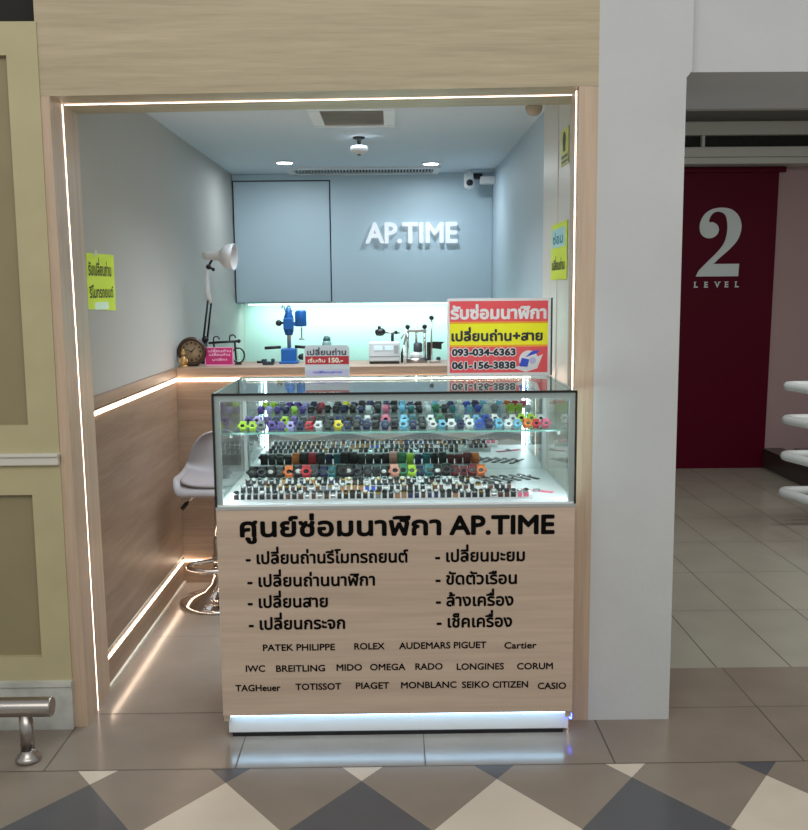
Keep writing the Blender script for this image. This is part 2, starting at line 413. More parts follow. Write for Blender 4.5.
# ---- wall cupboards with the shop name
t = thing('wall_cupboard', 'grey wall cupboard unit with the lit shop name on the back wall', 'cupboard', (-.19, 6.6, 1.325))
MB().box(-1.044, .653, 6.42, 6.798, 1.325, 2.158).build('carcase', CABINET, t)
mb = MB()
x0, x1, z0, z1 = -1.036, -.411, 1.332, 2.112
mb.box(x0, x1, 6.4185, 6.4205, z1, z1+.007); mb.box(x1, x1+.007, 6.4185, 6.4205, z0, z1+.007); mb.box(x0-.006, x0, 6.4185, 6.4205, z0, z1+.007)
mb.build('painted_gap_shade', DARK, t)  # flush dark strips paint the shade around the door
MB().box(x0+.002, x1-.002, 6.414, 6.42, z0, z1-.002, 0, .0015).build('door', CABINET, t)

# ---- AP.TIME letters
t = thing('shop_name_sign', 'white raised shop name letters on the grey cupboard front', 'sign', (-.174, 6.39, 1.707))
wx = -.172; 
mb = MB(); add_text(mb, 'AP.TIME', (wx, 6.375, 1.712), X, Z, width=.592, height=.128, bold=.0048, depth=.03)
mb.build('lettering', SIGN_WHITE, t, normals=False)
mb = MB()
for x in (-.12, .02, .14, .2, .28, .38): MB().cyl((x, 6.40, 1.775), (x, 6.42, 1.775), .004, n=8).build('standoff', ALU, t)

# ---- downlights
for x, y, lb in ((-.635, 5.84, 'round recessed ceiling downlight over the cupboard door side'), (.235, 5.93, 'round recessed ceiling downlight beside the security camera')):
    t = thing('downlight', lb, 'ceiling light', (x, y, 2.16), 'recessed downlights')
    MB().lathe([(.058, 2.16), (.058, 2.153), (.046, 2.153), (.046, 2.158)], (x, y, 0), n=28).build('trim_ring', WHITE, t)
    MB().lathe([(.046, 2.158), (.042, 2.151), (0, 2.148)], (x, y, 0), n=28).build('lens', LAMP_LENS, t)
# ---- linear air vent
t = thing('linear_air_vent', 'long slotted white air vent on the ceiling above the cupboards', 'air vent', (-.18, 6.24, 2.16))
mb = MB(); mb.box(-.66, .30, 6.09, 6.13, 2.148, 2.16); mb.box(-.66, .30, 6.34, 6.40, 2.148, 2.16); mb.box(-.66, -.62, 6.13, 6.34, 2.148, 2.16); mb.box(.26, .30, 6.13, 6.34, 2.148, 2.16)
mb.build('frame', WHITE, t)
MB().box(-.62, .26, 6.13, 6.34, 2.157, 2.16).build('dark_back', DARK, t)
mb = MB()
for k in range(44): mb.box(-.615+.02*k, -.607+.02*k, 6.13, 6.34, 2.149, 2.157)
mb.build('blades', ALU, t)
# ---- return air grille
t = thing('ceiling_air_grille', 'rectangular white ceiling air grille near the shop entrance', 'air vent', (-.17, 4.4, 2.16))
mb = MB(); x0, x1, y0, y1 = -.352, .016, 4.10, 4.56
mb.box(x0, x1, y0, y0+.04, 2.145, 2.16); mb.box(x0, x1, y1-.04, y1, 2.145, 2.16); mb.box(x0, x0+.05, y0+.05, y1-.05, 2.145, 2.16); mb.box(x1-.05, x1, y0+.05, y1-.05, 2.145, 2.16)
mb.build('frame', WHITE, t)
MB().box(x0+.05, x1-.05, y0+.05, y1-.05, 2.157, 2.16).build('dark_back', mat('grille_back', (150, 150, 146), .7), t)
mb = MB()
for k in range(12):
    yy = y0+.055+k*.030; mb.prism([(x0+.05, yy, 2.147), (x0+.05, yy+.016, 2.156), (x0+.05, yy+.018, 2.155), (x0+.05, yy+.002, 2.146)], (x1-x0-.1, 0, 0))
mb.build('louvres', mat('louvre_paint', (196, 196, 190), .5), t)
# ---- smoke detector
t = thing('smoke_detector', 'white ceiling detector hanging on a dark stem between the vents', 'detector', (-.163, 4.93, 2.16))
MB().lathe([(.03, 2.16), (.03, 2.152), (.012, 2.146), (.008, 2.12)], (-.163, 4.93, 0)).build('stem', BLACK, t)
MB().lathe([(.02, 2.120), (.040, 2.115), (.045, 2.10), (.038, 2.086), (.018, 2.078), (0, 2.076)], (-.163, 4.93, 0)).build('dome', WHITE, t)
MB().lathe([(.010, 2.078), (.008, 2.070), (0, 2.068)], (-.163, 4.93, 0)).build('sensor_tip', mat('amber_tip', (150, 130, 70), .4), t)
# ---- security camera beside the sign
t = thing('security_camera', 'white security camera with black lens in the back right ceiling corner', 'security camera', (.62, 6.28, 2.06))
MB().box(.56, .655, 6.24, 6.31, 2.07, 2.115, 0, .004).build('wall_bracket', WHITE, t)
MB().box(.515, .575, 6.25, 6.30, 2.10, 2.135, 0, .004).build('joint', BLACK, t)
h = MB().lathe([(0, .052), (.018, .050), (.030, .040), (.034, .022), (.034, -.045), (.028, -.058), (0, -.062)], (.492, 6.27, 2.10), (0, .25, 1)).build('head', WHITE, t)
MB().lathe([(.018, 0), (.022, .006), (.018, .014), (0, .018)], (.492, 6.238, 2.075), (0, -1, .05)).build('lens', BLACK, h)
# ---- dome camera behind the header
t = thing('dome_camera', 'small white dome camera on the ceiling close behind the entrance header', 'security camera', (.575, 4.0, 2.16))
MB().lathe([(.05, 2.16), (.05, 2.14), (.042, 2.132)], (.575, 4.0, 0)).build('housing', WHITE, t)
MB().lathe([(.036, 2.134), (.032, 2.112), (.018, 2.098), (0, 2.094)], (.575, 4.0, 0)).build('dome', mat('cream_dome', (190, 170, 146), .2), t)

# ================================================================== ON THE WORKBENCH
BT = 1.046
# ---- desk lamp
ly = 4.86
t = thing('desk_lamp', 'white swing-arm desk lamp on the workbench behind the round clock', 'lamp', (-.95, ly, BT))
MB().lathe([(.05, 0), (.05, .012), (.015, .02), (.012, .12)], (-.95, ly, BT)).build('base', BLACK, t)
mb = MB(); mb.tube([(-.955, ly-.012, 1.165), (-.925, ly-.012, 1.36)], .005); mb.tube([(-.94, ly+.012, 1.165), (-.912, ly+.012, 1.36)], .005)
mb.ball((-.948, ly, 1.165), .018)
mb.build('lower_arm', BLACK, t)
MB().tube([(-.918, ly, 1.345), (-.928, ly, 1.40), (-.924, ly, 1.535)], .013, 12).build('upper_arm', WHITE, t)
mb = MB(); mb.ball((-.918, ly-.005, 1.525), .014); mb.cyl((-.918, ly, 1.525), (-.895, ly-.02, 1.515), .006); mb.ball((-.892, ly-.02, 1.512), .009); mb.cyl((-.918, ly, 1.53), (-.90, ly, 1.56), .006)
mb.build('joint_knob', BLACK, t)
MB().lathe([(0, -.075), (.018, -.072), (.023, -.05), (.023, .005), (.034, .018), (.052, .032), (.062, .055), (.066, .085), (.064, .086), (.056, .055), (0, .03)], (-.872, ly, 1.578), (1, -.12, -.06), 28).build('lamp_shade', mat('shade_enamel', (225, 220, 218), .35), t)
# ---- round clock
c = Vector((-.975, 4.66, BT+.071))
t = thing('round_clock', 'round dark brown vintage clock at the left end of the workbench', 'clock', (c.x, c.y, BT))
CLK = mat('dark_walnut', (62, 40, 28), .4, var=.2, vscale=20)
MB().lathe([(0, -.022), (.057, -.022), (.066, -.016), (.071, 0), (.066, .018), (.058, .020), (.054, .005), (0, .005)], c, (0, -1, 0), 40).build('case', CLK, t)
MB().lathe([(.053, .0055), (.052, .0065), (0, .007)], c, (0, -1, 0), 40).build('dial', mat('aged_dial', (150, 128, 98), .5, var=.25, vscale=40), t)
mb = MB()
for k in range(12):
    a = k*PI/6; p = c + Vector((.042*math.cos(a), -.0085, .042*math.sin(a))); mb.box(p.x-.004, p.x+.004, p.y-.001, p.y+.001, p.z-.005, p.z+.005)
mb.build('numerals', CLK, t)
mb = MB(); mb.tube([c+Vector((0, -.0095, 0)), c+Vector((.018, -.0095, .02))], .0022, 6); mb.tube([c+Vector((0, -.0105, 0)), c+Vector((-.03, -.0105, .012))], .0016, 6); mb.cyl(c+Vector((0, -.004, 0)), c+Vector((0, -.0125, 0)), .004)
mb.build('hands', BLACK, t)
MB().box(c.x-.03, c.x+.03, c.y-.012, c.y+.02, BT, BT+.010, 0, .002).build('foot', CLK, t)
# ---- little gold figurine
gx, gy = -1.005, 4.605
t = thing('figurine', 'small golden figurine standing in front of the round clock', 'figurine', (gx, gy, BT))
GOLD = mat('gilt', (190, 150, 92), .3, .55)
MB().lathe([(.021, 0), (.021, .006), (.016, .010)], (gx, gy, BT)).build('plinth', GOLD, t)
mb = MB(); mb.lathe([(.014, .008), (.019, .02), (.015, .036), (.011, .047), (.006, .053)], (gx, gy, BT)); mb.tube([(gx-.012, gy, BT+.043), (gx-.02, gy-.006, BT+.028), (gx-.01, gy-.014, BT+.02)], .0048, 8); mb.tube([(gx+.012, gy, BT+.043), (gx+.02, gy-.006, BT+.03), (gx+.008, gy-.014, BT+.022)], .0048, 8)
mb.build('robe', GOLD, t)
mb = MB(); mb.ball((gx, gy, BT+.063), .0115); mb.lathe([(.009, 0), (.006, .008), (0, .018)], (gx, gy, BT+.071))
mb.build('head', GOLD, t)
# ---- pink notice on the bench
px, py = -.845, 4.68
t = thing('pink_notice', 'small magenta notice card standing on the workbench beside the clock', 'sign', (px, py, BT))
MB().box(px-.072, px+.066, py-.003, py+.003, BT, BT+.09, 0, .001).build('card', mat('magenta_card', (196, 30, 110), .4), t)
mb = MB(); x0, x1, z0, z1 = px-.072, px+.066, BT, BT+.09
for b in ((x0, x1, z0, z0+.006), (x0, x1, z1-.004, z1), (x0, x0+.004, z0, z1), (x1-.004, x1, z0, z1)): mb.box(b[0], b[1], py-.0042, py-.0028, b[2], b[3])
mb.build('border', mat('pink_border', (232, 176, 206), .5), t)
for z, wd in ((.066, .11), (.048, .10), (.024, .07)):
    mb = MB(); add_text(mb, 'เปลี่ยนถ่าน' if z != .024 else 'นาฬิกา', (px-wd/2, py-.0045, BT+z), X, Z, width=wd, height=.011, bold=.0006); mb.build('lettering', mat('pale_pink_ink', (240, 190, 220), .5), t, normals=False)
MB().prism([(px-.02, py+.003, BT), (px-.02, py+.045, BT), (px-.02, py+.003, BT+.07)], (.03, 0, 0)).build('stand', WHITE, t)
# ---- wire stand behind the notice
t = thing('wire_tool_stand', 'black wire tool stand with hooked arms behind the magenta notice', 'tool stand', (-.84, 4.80, BT))
mb = MB(); mb.tube([(-.92, 4.80, 1.150), (-.77, 4.80, 1.158)], .006); mb.ball((-.77, 4.80, 1.158), .010)
mb.build('crossbar', BLACK, t)
for x in (-.895, -.79): MB().tube([(x, 4.83, BT+.004), (x, 4.80, 1.152)], .005).build('leg', BLACK, t)
for x, s, h in ((-.895, 1, .03), (-.815, 1, .045)):
    MB().tube([(x, 4.80, 1.155)] + [(x+.014-.014*math.cos(a*PI/6), 4.80, 1.155+h*.5+.012*math.sin(a*PI/6)) for a in range(0, 7)] + [(x+.030, 4.80, 1.155+h*.4)], .0035, 8).build('hook', BLACK, t)
# ---- loupe ring
t = thing('magnifier_ring', 'black ring magnifier standing at the right edge of the magenta notice', 'magnifier', (-.755, 4.74, BT))
MB().tube([(-.765+.030*math.cos(a*PI/12), 4.74, BT+.045+.036*math.sin(a*PI/12)) for a in range(24)], .004, 8, closed=True).build('rim', BLACK, t)
MB().lathe([(.028, -.001), (.028, .001)], (-.765, 4.74, BT+.045), (0, 1, 0)).build('lens', GLASS, t)
MB().box(-.78, -.75, 4.725, 4.755, BT, BT+.008, 0, .001).build('foot', BLACK, t)
# ---- blue bench press
BLUE = mat('blue_enamel', (10, 88, 160), .35)
bx, by = -.523, 4.80
t = thing('bench_drill', 'bright blue bench drill press on the workbench', 'drill press', (bx, by, BT))
mb = MB(); mb.box(bx-.035, bx+.040, by-.04, by+.04, BT+.004, BT+.075, 0, .006); mb.box(bx-.044, bx+.048, by-.05, by+.05, BT, BT+.012, 0, .003)
mb.build('base', BLUE, t)
MB().cyl((bx+.003, by, BT+.07), (bx+.003, by, BT+.26), .0095).build('column', STEEL, t)
mb = MB(); mb.box(bx-.022, bx+.026, by-.03, by+.03, BT+.165, BT+.225, 0, .006); mb.lathe([(.018, .14), (.024, .16), (.024, .23), (.016, .25), (.012, .275)], (bx+.003, by, BT)); mb.box(bx+.01, bx+.06, by-.012, by+.012, BT+.185, BT+.205, 0, .003)
mb.build('carriage', BLUE, t)
mb = MB(); mb.lathe([(.024, 0), (.028, .006), (.028, .072), (.022, .080)], (bx+.064, by, BT+.182)); mb.box(bx+.036, bx+.090, by-.02, by+.03, BT+.182, BT+.258, 0, .006)
mb.build('motor_head', BLUE, t)
mb = MB(); mb.cyl((bx+.066, by, BT+.178), (bx+.066, by, BT+.122), .004); mb.lathe([(.014, 0), (.016, .004), (.006, .008)], (bx+.066, by, BT+.116))
mb.build('spindle', STEEL, t)
mb = MB(); mb.cyl((bx-.02, by, BT+.2), (bx-.045, by-.01, BT+.2), .006); mb.ball((bx-.045, by-.012, BT+.2), .016)
mb.build('depth_knob', BLACK, t)
MB().tube([(bx-.115, by-.03, BT+.078), (bx-.035, by-.03, BT+.082)], .0075).build('feed_handle', BLACK, t)
MB().tube([(bx+.035, by-.03, BT+.084), (bx+.115, by-.03, BT+.078)], .0075).build('feed_handle', BLACK, t)
MB().tube([(bx-.03+.034*k/7, by+.01*math.sin(k), BT+.272+.018*math.sin(k*1.1)) for k in range(12)], .0035, 8).build('motor_cable', mat('grey_cable', (90, 110, 112), .5), t)
MB().lathe([(0, 0), (.012, .008), (.018, .028)], (bx+.045, by-.02, BT+.032), (1, 0, 0)).build('side_knob', BLACK, t)
# ---- small vise left of the drill
t = thing('bench_vice', 'small dark hand vice lying at the left of the blue drill press', 'vice', (-.60, 4.70, BT))
mb = MB(); mb.box(-.64, -.585, 4.68, 4.72, BT, BT+.016, 0, .003); mb.box(-.645, -.62, 4.68, 4.72, BT+.01, BT+.028, 0, .003); mb.box(-.598, -.582, 4.68, 4.72, BT+.01, BT+.03, 0, .003)
mb.build('jaws', mat('dark_steel', (52, 66, 76), .4, .6), t)
MB().tube([(-.668, 4.70, BT+.014), (-.64, 4.70, BT+.014)], .006).build('screw_handle', BLACK, t)
# ---- timing machine
tx0, tx1, ty = -.122, .030, 4.74
t = thing('watch_timing_machine', 'grey boxy watch timing machine on the workbench with pale display windows', 'machine', ((tx0+tx1)/2, ty, BT))
MB().box(tx0, tx1, ty-.05, ty+.07, BT+.012, BT+.105, 0, .006).build('case', mat('machine_grey', (198, 204, 206), .45), t)
MB().box(tx0+.003, tx1-.003, ty-.045, ty+.065, BT, BT+.014, 0, .002).build('plinth', BLACK, t)
MB().box(tx0+.002, tx1-.002, ty-.052, ty-.048, BT+.034, BT+.038).build('seam', mat('seam_grey', (120, 126, 128), .5), t)
for a, b in ((tx0+.025, tx0+.066), (tx0+.078, tx0+.120)): MB().box(a, b, ty-.0535, ty-.049, BT+.066, BT+.088, 0, .001).build('display_window', mat('pale_display', (216, 240, 255), .2), t)
MB().box(tx1-.028, tx1-.008, ty-.053, ty-.049, BT+.05, BT+.09).build('printer_slot', mat('slot_grey', (150, 158, 160), .5), t)
# ---- microphone stand on the machine
t = thing('watch_microphone', 'black watch microphone holder resting on top of the grey timing machine', 'microphone', (-.03, 4.76, BT+.105))
mb = MB(); mb.lathe([(0, -.026), (.014, -.022), (.019, -.005), (.019, .012), (.012, .022), (0, .026)], (-.066, 4.76, BT+.152), (1, 0, .15)); mb.box(-.078, -.062, 4.75, 4.77, BT+.155, BT+.182, 0, .003)
mb.build('clamp_head', BLACK, t)
mb = MB(); mb.tube([(-.05, 4.76, BT+.15), (.03, 4.76, BT+.148)], .005)
mb.build('arm', STEEL, t)
mb = MB(); mb.cyl((-.006, 4.76, BT+.105), (-.006, 4.76, BT+.15), .0075); mb.ball((.012, 4.76, BT+.150), .009)
mb.build('post', BLACK, t)
# ---- case press
qx, qy = .112, 4.78
t = thing('watch_case_press', 'chrome hand press with two posts beside the timing machine', 'press', (qx, qy, BT))
mb = MB(); mb.lathe([(.054, 0), (.054, .014), (.048, .022), (.03, .026)], (qx, qy, BT), n=28)
mb.build('base', STEEL, t)
for x in (qx-.042, qx+.042):
    p = MB().cyl((x, qy, BT+.02), (x, qy, BT+.168), .0065).build('post', CHROME, t)
    MB().ball((x, qy, BT+.176), .012).build('post_knob', BLACK, p)
MB().box(qx-.052, qx+.052, qy-.012, qy+.012, BT+.150, BT+.163, 0, .003).build('crosshead', STEEL, t)
MB().cyl((qx, qy, BT+.06), (qx, qy, BT+.195), .006).build('ram', CHROME, t)
mb = MB(); mb.lathe([(.020, 0), (.022, .004), (.022, .04), (.014, .046)], (qx+.008, qy, BT+.052)); mb.build('ram_die', mat('graphite', (60, 66, 70), .4), t)
MB().lathe([(.026, 0), (.026, .02), (.018, .026)], (qx, qy-.005, BT+.024)).build('lower_die', WHITE, t)
# ---- pliers leaning between machine and press
t = thing('pliers', 'steel pliers with pale handles leaning between timing machine and press', 'pliers', (.058, 4.70, BT))
mb = MB(); mb.tube([(.05, 4.70, BT+.09), (.066, 4.71, BT+.165)], .0045, 8); mb.tube([(.036, 4.70, BT+.12), (.06, 4.71, BT+.158)], .004, 8)
mb.build('jaws', STEEL, t)
MB().tube([(.050, 4.70, BT+.09), (.050, 4.70, BT+.05), (.056, 4.69, BT+.005)], .006, 8).build('handle', WHITE, t)
MB().tube([(.052, 4.705, BT+.09), (.040, 4.70, BT+.05), (.040, 4.69, BT+.005)], .006, 8).build('handle', BLACK, t)
# ---- lever press
lx, lyy = .187, 4.78
t = thing('lever_press', 'black lever press with a tall ball-topped handle at the right of the bench tools', 'press', (lx, lyy, BT))
MB().box(lx-.012, lx+.045, lyy-.04, lyy+.04, BT, BT+.012, 0, .003).build('base', STEEL, t)
MB().box(lx-.022, lx-.002, lyy-.015, lyy+.015, BT+.01, BT+.10, 0, .004).build('frame', BLACK, t)
h = MB().cyl((lx, lyy-.022, BT+.012), (lx, lyy-.022, BT+.215), .0045).build('lever', STEEL, t)
MB().ball((lx, lyy-.022, BT+.22), .012).build('lever_knob', BLACK, h)
mb = MB(); mb.prism([(lx-.018, lyy-.018, BT+.072), (lx+.05, lyy-.018, BT+.064), (lx+.05, lyy-.018, BT+.09), (lx+.064, lyy-.018, BT+.10), (lx+.01, lyy-.018, BT+.102), (lx-.018, lyy-.018, BT+.095)], (0, .034, 0))
mb.build('press_arm', BLACK, t)
MB().lathe([(.010, 0), (.012, .006), (.006, .014)], (lx+.035, lyy, BT+.012)).build('anvil', BLACK, t)
# ---- little lidded pot seen above the small price sign
t = thing('oil_pot', 'small dark domed pot on the workbench just behind the small price sign', 'pot', (-.33, 4.76, BT))
MB().lathe([(.018, 0), (.022, .01), (.022, .10), (.018, .112)], (-.33, 4.76, BT)).build('body', mat('pot_glass', (120, 150, 146), .2), t)
MB().lathe([(.018, .112), (.019, .12), (.012, .134), (0, .138)], (-.33, 4.76, BT)).build('lid', mat('pot_lid', (44, 84, 82), .4), t)

# ================================================================== BAR STOOL
sx_, sy_2 = -.797, 4.25
t = thing('bar_stool', 'grey bucket-seat bar stool with chrome base behind the display counter', 'stool', (sx_, sy_2, 0))
SHELL = mat('stool_shell', (142, 136, 137), .42)
prof = [(-.195, .525), (-.185, .545), (-.14, .552), (-.06, .545), (.03, .543), (.10, .556), (.142, .595), (.160, .645), (.172, .705), (.180, .755), (.182, .772)]
hw = [.135, .160, .172, .176, .176, .172, .164, .152, .136, .100, .05]
bm = bmesh.new(); rows = []
for (yy, zz), h_ in zip(prof, hw):
    row = []
    for k in range(13):
        u = -1 + 2*k/12
        cu = abs(u)**2.6
        back = max(0, min(1, (zz-.56)/.12))
        row.append(bm.verts.new((sx_+u*h_, sy_2+yy - back*.07*cu, zz + (1-back)*.045*cu*(0 if yy < -.17 else 1))))
    rows.append(row)
for a, b in zip(rows, rows[1:]):
    for k in range(12): bm.faces.new([a[k], a[k+1], b[k+1], b[k]])
mb = MB(); mb.merge(bm, 0, True)
sh = mb.build('seat_shell', SHELL, t)
m1 = sh.modifiers.new('thickness', 'SOLIDIFY'); m1.thickness = .014; m1.offset = -1
m2 = sh.modifiers.new('smooth', 'SUBSURF'); m2.levels = 2; m2.render_levels = 2
bm = bmesh.new(); rows = []
for (yy, zz), h_ in zip([(-.175, .556), (-.14, .562), (-.06, .558), (.03, .558), (.10, .572)], [.125, .142, .150, .150, .140]):
    rows.append([bm.verts.new((sx_+u*h_, sy_2+yy, zz+.02*abs(u)**2.6)) for u in [-1+2*k/8 for k in range(9)]])
for a, b in zip(rows, rows[1:]):
    for k in range(8): bm.faces.new([a[k], a[k+1], b[k+1], b[k]])
mb = MB(); mb.merge(bm, 0, True)
sh = mb.build('seat_pad', mat('stool_pad', (134, 127, 129), .6), t)
m1 = sh.modifiers.new('thickness', 'SOLIDIFY'); m1.thickness = .02; m1.offset = 1
m2 = sh.modifiers.new('smooth', 'SUBSURF'); m2.levels = 2; m2.render_levels = 2
MB().lathe([(.07, .505), (.07, .528), (.03, .53)], (sx_, sy_2, 0)).build('mounting_plate', BLACK, t)
mb = MB(); mb.cyl((sx_, sy_2, .03), (sx_, sy_2, .30), .027, n=20); mb.cyl((sx_, sy_2, .29), (sx_, sy_2, .51), .019, n=20)
mb.build('column', CHROME, t)
g = MB().tube([(sx_-.02, sy_2-.03, .505), (sx_-.10, sy_2-.05, .50), (sx_-.125, sy_2-.06, .475)], .0055, 8).build('gas_lever', CHROME, t)
MB().cyl((sx_-.125, sy_2-.06, .475), (sx_-.148, sy_2-.07, .448), .010).build('lever_grip', BLACK, g)
MB().lathe([(.185, 0), (.187, .008), (.180, .018), (.12, .032), (.07, .055), (.042, .09), (.032, .13), (.030, .16)], (sx_, sy_2, 0), n=48).build('base', CHROME, t)
mb = MB(); mb.tube([(sx_-.02, sy_2, .195)] + [(sx_-.10*math.sin(a*PI/10)-.03*math.cos(a*PI/20), sy_2-.02-.15*(1-math.cos(a*PI/10))/2*1.1, .195) for a in range(1, 10)] + [(sx_+.02, sy_2-.17, .195)] + [(sx_+.10*math.sin(a*PI/10)+.02, sy_2-.02-.15*(1+math.cos(a*PI/10))/2, .195) for a in range(1, 10)] + [(sx_+.02, sy_2, .195)], .011, 12)
mb.lathe([(.034, .17), (.034, .22)], (sx_, sy_2, 0))
mb.build('footrest', CHROME, t)

# ================================================================== DISPLAY COUNTER
D, DB = 2.87, 3.44
CX0, CX1, CZ, DZ = -.545, .5485, 1.098, .757
t = counter = thing('display_counter', 'pale oak and glass display counter with black Thai lettering in the shop entrance', 'display counter', (0, 3.15, 0))
mb = MB(); mb.box(CX0, CX0+.018, D+.018, DB, .06, .742); mb.box(CX1-.018, CX1, D+.018, DB, .06, .742); mb.box(CX0+.018, CX1-.018, DB-.018, DB, .06, .742); mb.box(CX0+.018, CX1-.018, D+.018, DB-.018, .082, .10)
mb.build('body', OAK_H, t)
MB().box(CX0, CX1, D, D+.018, .085, .742, 0, .001).build('front_panel', OAK_H, t)
mb = MB(); mb.box(CX0+.010, CX1-.006, D+.040, DB-.02, .012, .082)
mb.build('toe_kick', WHITE, t)
MB().box(CX0+.022, CX1-.022, D+.036, DB-.03, 0, .012).build('foot_strip', BLACK, t)
MB().box(CX0+.02, CX1-.02, D+.022, D+.030, .073, .080).build('kick_light', KICK_LED, t)
MB().box(CX1-.004, CX1+.004, D+.022, D+.034, .050, .066).build('blue_kick_light_end', mat('blue_led', (90, 110, 255), emit=10, ecol=(70, 90, 255)), t)
MB().box(CX0, CX1, D+.002, DB, .742, DZ).build('deck', mat('white_deck', (236, 240, 242), .35), t)
MB().box(CX0-.001, CX1+.001, D-.002, D+.014, .742, .752).build('bottom_rail', ALU, t)
# glass
MB().box(CX0+.004, CX1-.004, D+.001, D+.006, DZ, CZ-.006).build('front_glass', FRONT_GLASS, t)
gt = MB().box(CX0, CX1, D, DB, CZ-.006, CZ).build('top_glass', GLASS, t)
mb = MB(); mb.box(CX0-.0005, CX1+.0005, DB, DB+.003, CZ-.006, CZ); mb.box(CX0-.001, CX0, D, DB, CZ-.006, CZ); mb.box(CX1, CX1+.001, D, DB, CZ-.006, CZ)
mb.build('top_glass_edge', mat('white_glass_edge', (222, 232, 228), .3), t)
for x in (CX0+.001, CX1-.006): MB().box(x, x+.005, D+.008, DB-.02, DZ, CZ-.006).build('side_glass', GLASS, t)
for x0, x1, y in ((CX0+.012, .022, DB-.012), (.012, CX1-.012, DB-.018)): MB().box(x0, x1, y, y+.004, DZ, CZ-.012).build('mirror_door', MIRROR, t)
mb = MB(); mb.box(CX0-.002, CX1+.002, D-.004, D+.001, CZ-.006, CZ+.001)
for x in (CX0-.002, CX1-.004): mb.box(x, x+.006, D-.004, D+.001, .752, CZ)
for x in (CX0-.002, CX1-.002): mb.box(x, x+.004, D-.001, DB, CZ-.010, CZ-.006)
mb.build('black_edge_trim', BLACK, t)
for x in (CX0+.004, CX1-.020):
    MB().box(x, x+.016, D+.007, D+.020, DZ, CZ-.006).build('corner_post', ALU, t)
for x in (CX0+.006, CX1-.018): MB().box(x, x+.012, DB-.03, DB-.012, DZ, CZ-.006).build('rear_post', ALU, t)
MB().box(CX0+.02, CX1-.02, D+.007, D+.021, CZ-.024, CZ-.0065).build('top_rail', ALU, t)
MB().box(CX0+.022, CX1-.022, D+.021, D+.029, CZ-.020, CZ-.012).build('light_strip', COOL_LED, t)
for x, xf in ((CX0+.011, CX0+.007), (CX1-.017, CX1-.009)):
    MB().box(x, x+.006, D+.021, D+.029, DZ+.005, CZ-.024).build('light_strip', COOL_LED, t)
    MB().box(xf, xf+.002, D+.021, D+.036, DZ, CZ-.006).build('added_light_shield', ALU, t)  # flange added to keep the strip's light off the pillar
SZ = .945
sh = MB().box(CX0+.010, CX1-.010, 3.11, DB-.022, SZ-.006, SZ).build('glass_shelf', GLASS, t)
MB().box(CX0+.010, CX1-.010, 3.108, 3.11, SZ-.006, SZ).build('shelf_edge', GLASS_EDGE, sh)
for x in (CX0+.006, CX1-.012):
    for yy in (3.13, 3.38): MB().box(x, x+.006, yy, yy+.02, SZ-.02, SZ-.006).build('shelf_bracket', ALU, t)
# lettering on the front: measured line by line on the panel's face
yt = D-.0012
head, serv, brand = MB(), MB(), MB()
def fx(p): return (p-397.7)*.003048 + .0033      # panel x of a point along a line of writing
def line(mbt, s, x0, x1, z, h, bold): add_text(mbt, s, (x0, yt, z), X, Z, width=x1-x0, height=h, bold=bold)
line(head, 'ศูนย์ซ่อมนาฬิกา', -.472, .137, .660, .056, .0030)
line(head, 'AP.TIME', .167, .484, .660, .057, .0030)
for s, x0, x1, z in (('- เปลี่ยนถ่านรีโมทรถยนต์', -.458, .037, .574), ('- เปลี่ยนถ่านนาฬิกา', -.455, -.066, .502), ('- เปลี่ยนสาย', -.456, -.212, .435), ('- เปลี่ยนกระจก', -.455, -.160, .365),
                     ('- เปลี่ยนมะยม', .122, .395, .574), ('- ขัดตัวเรือน', .123, .371, .502), ('- ล้างเครื่อง', .124, .361, .433), ('- เช็คเครื่อง', .126, .357, .365)):
    line(serv, s, x0, x1, z, .036, .0016)
for s, x0, x1, z in (('PATEK PHILIPPE', -.414, -.192, .296), ('ROLEX', -.131, -.038, .297), ('AUDEMARS PIGUET', .008, .278, .297), ('Cartier', .335, .434, .294),
                     ('IWC', -.469, -.410, .229), ('BREITLING', -.375, -.224, .228), ('MIDO', -.187, -.109, .229), ('OMEGA', -.083, .026, .229), ('RADO', .058, .142, .229), ('LONGINES', .187, .333, .227), ('CORUM', .375, .486, .226),
                     ('TAGHeuer', -.503, -.364, .166), ('TOTISSOT', -.316, -.175, .168), ('PIAGET', -.128, -.025, .169), ('MONBLANC', .013, .185, .169), ('SEIKO', .203, .287, .168), ('CITIZEN', .299, .409, .167), ('CASIO', .440, .528, .161)):
    line(brand, s, x0, x1, z, .0205, .0007)
head.build('heading_lettering', VINYL, t, normals=False); serv.build('service_lettering', VINYL, t, normals=False); brand.build('brand_lettering', VINYL, t, normals=False)

# ================================================================== WATCHES
COLORS = {'black': (20, 20, 22), 'charcoal': (54, 56, 60), 'brown': (92, 52, 34), 'tan': (176, 124, 82), 'navy': (26, 36, 84), 'blue': (44, 84, 190), 'light blue': (120, 190, 220), 'purple': (92, 62, 150), 'lilac': (184, 168, 226),
          'white': (232, 232, 232), 'red': (206, 40, 56), 'pink': (232, 110, 140), 'orange': (232, 120, 50), 'yellow': (236, 214, 40), 'lime green': (180, 216, 50), 'green': (40, 120, 78), 'teal': (30, 110, 116), 'grey': (130, 134, 138), 'dark red': (110, 22, 36), 'salmon': (224, 150, 130), 'steel': (180, 182, 184), 'gold': (196, 160, 90)}
def cm(c): return mat('watch_' + c.replace(' ', '_'), COLORS[c], .4 if c not in ('steel', 'gold') else .2, .9 if c in ('steel', 'gold') else 0)
DIALW, DIALB, DIALN = mat('dial_white', (235, 235, 230), .3), mat('dial_black', (14, 14, 16), .2), mat('dial_grey_lcd', (84, 92, 86), .3)
BARW = mat('white_display_pad', (240, 240, 240), .6)
BR = .0125                                     # radius of the padded display bars
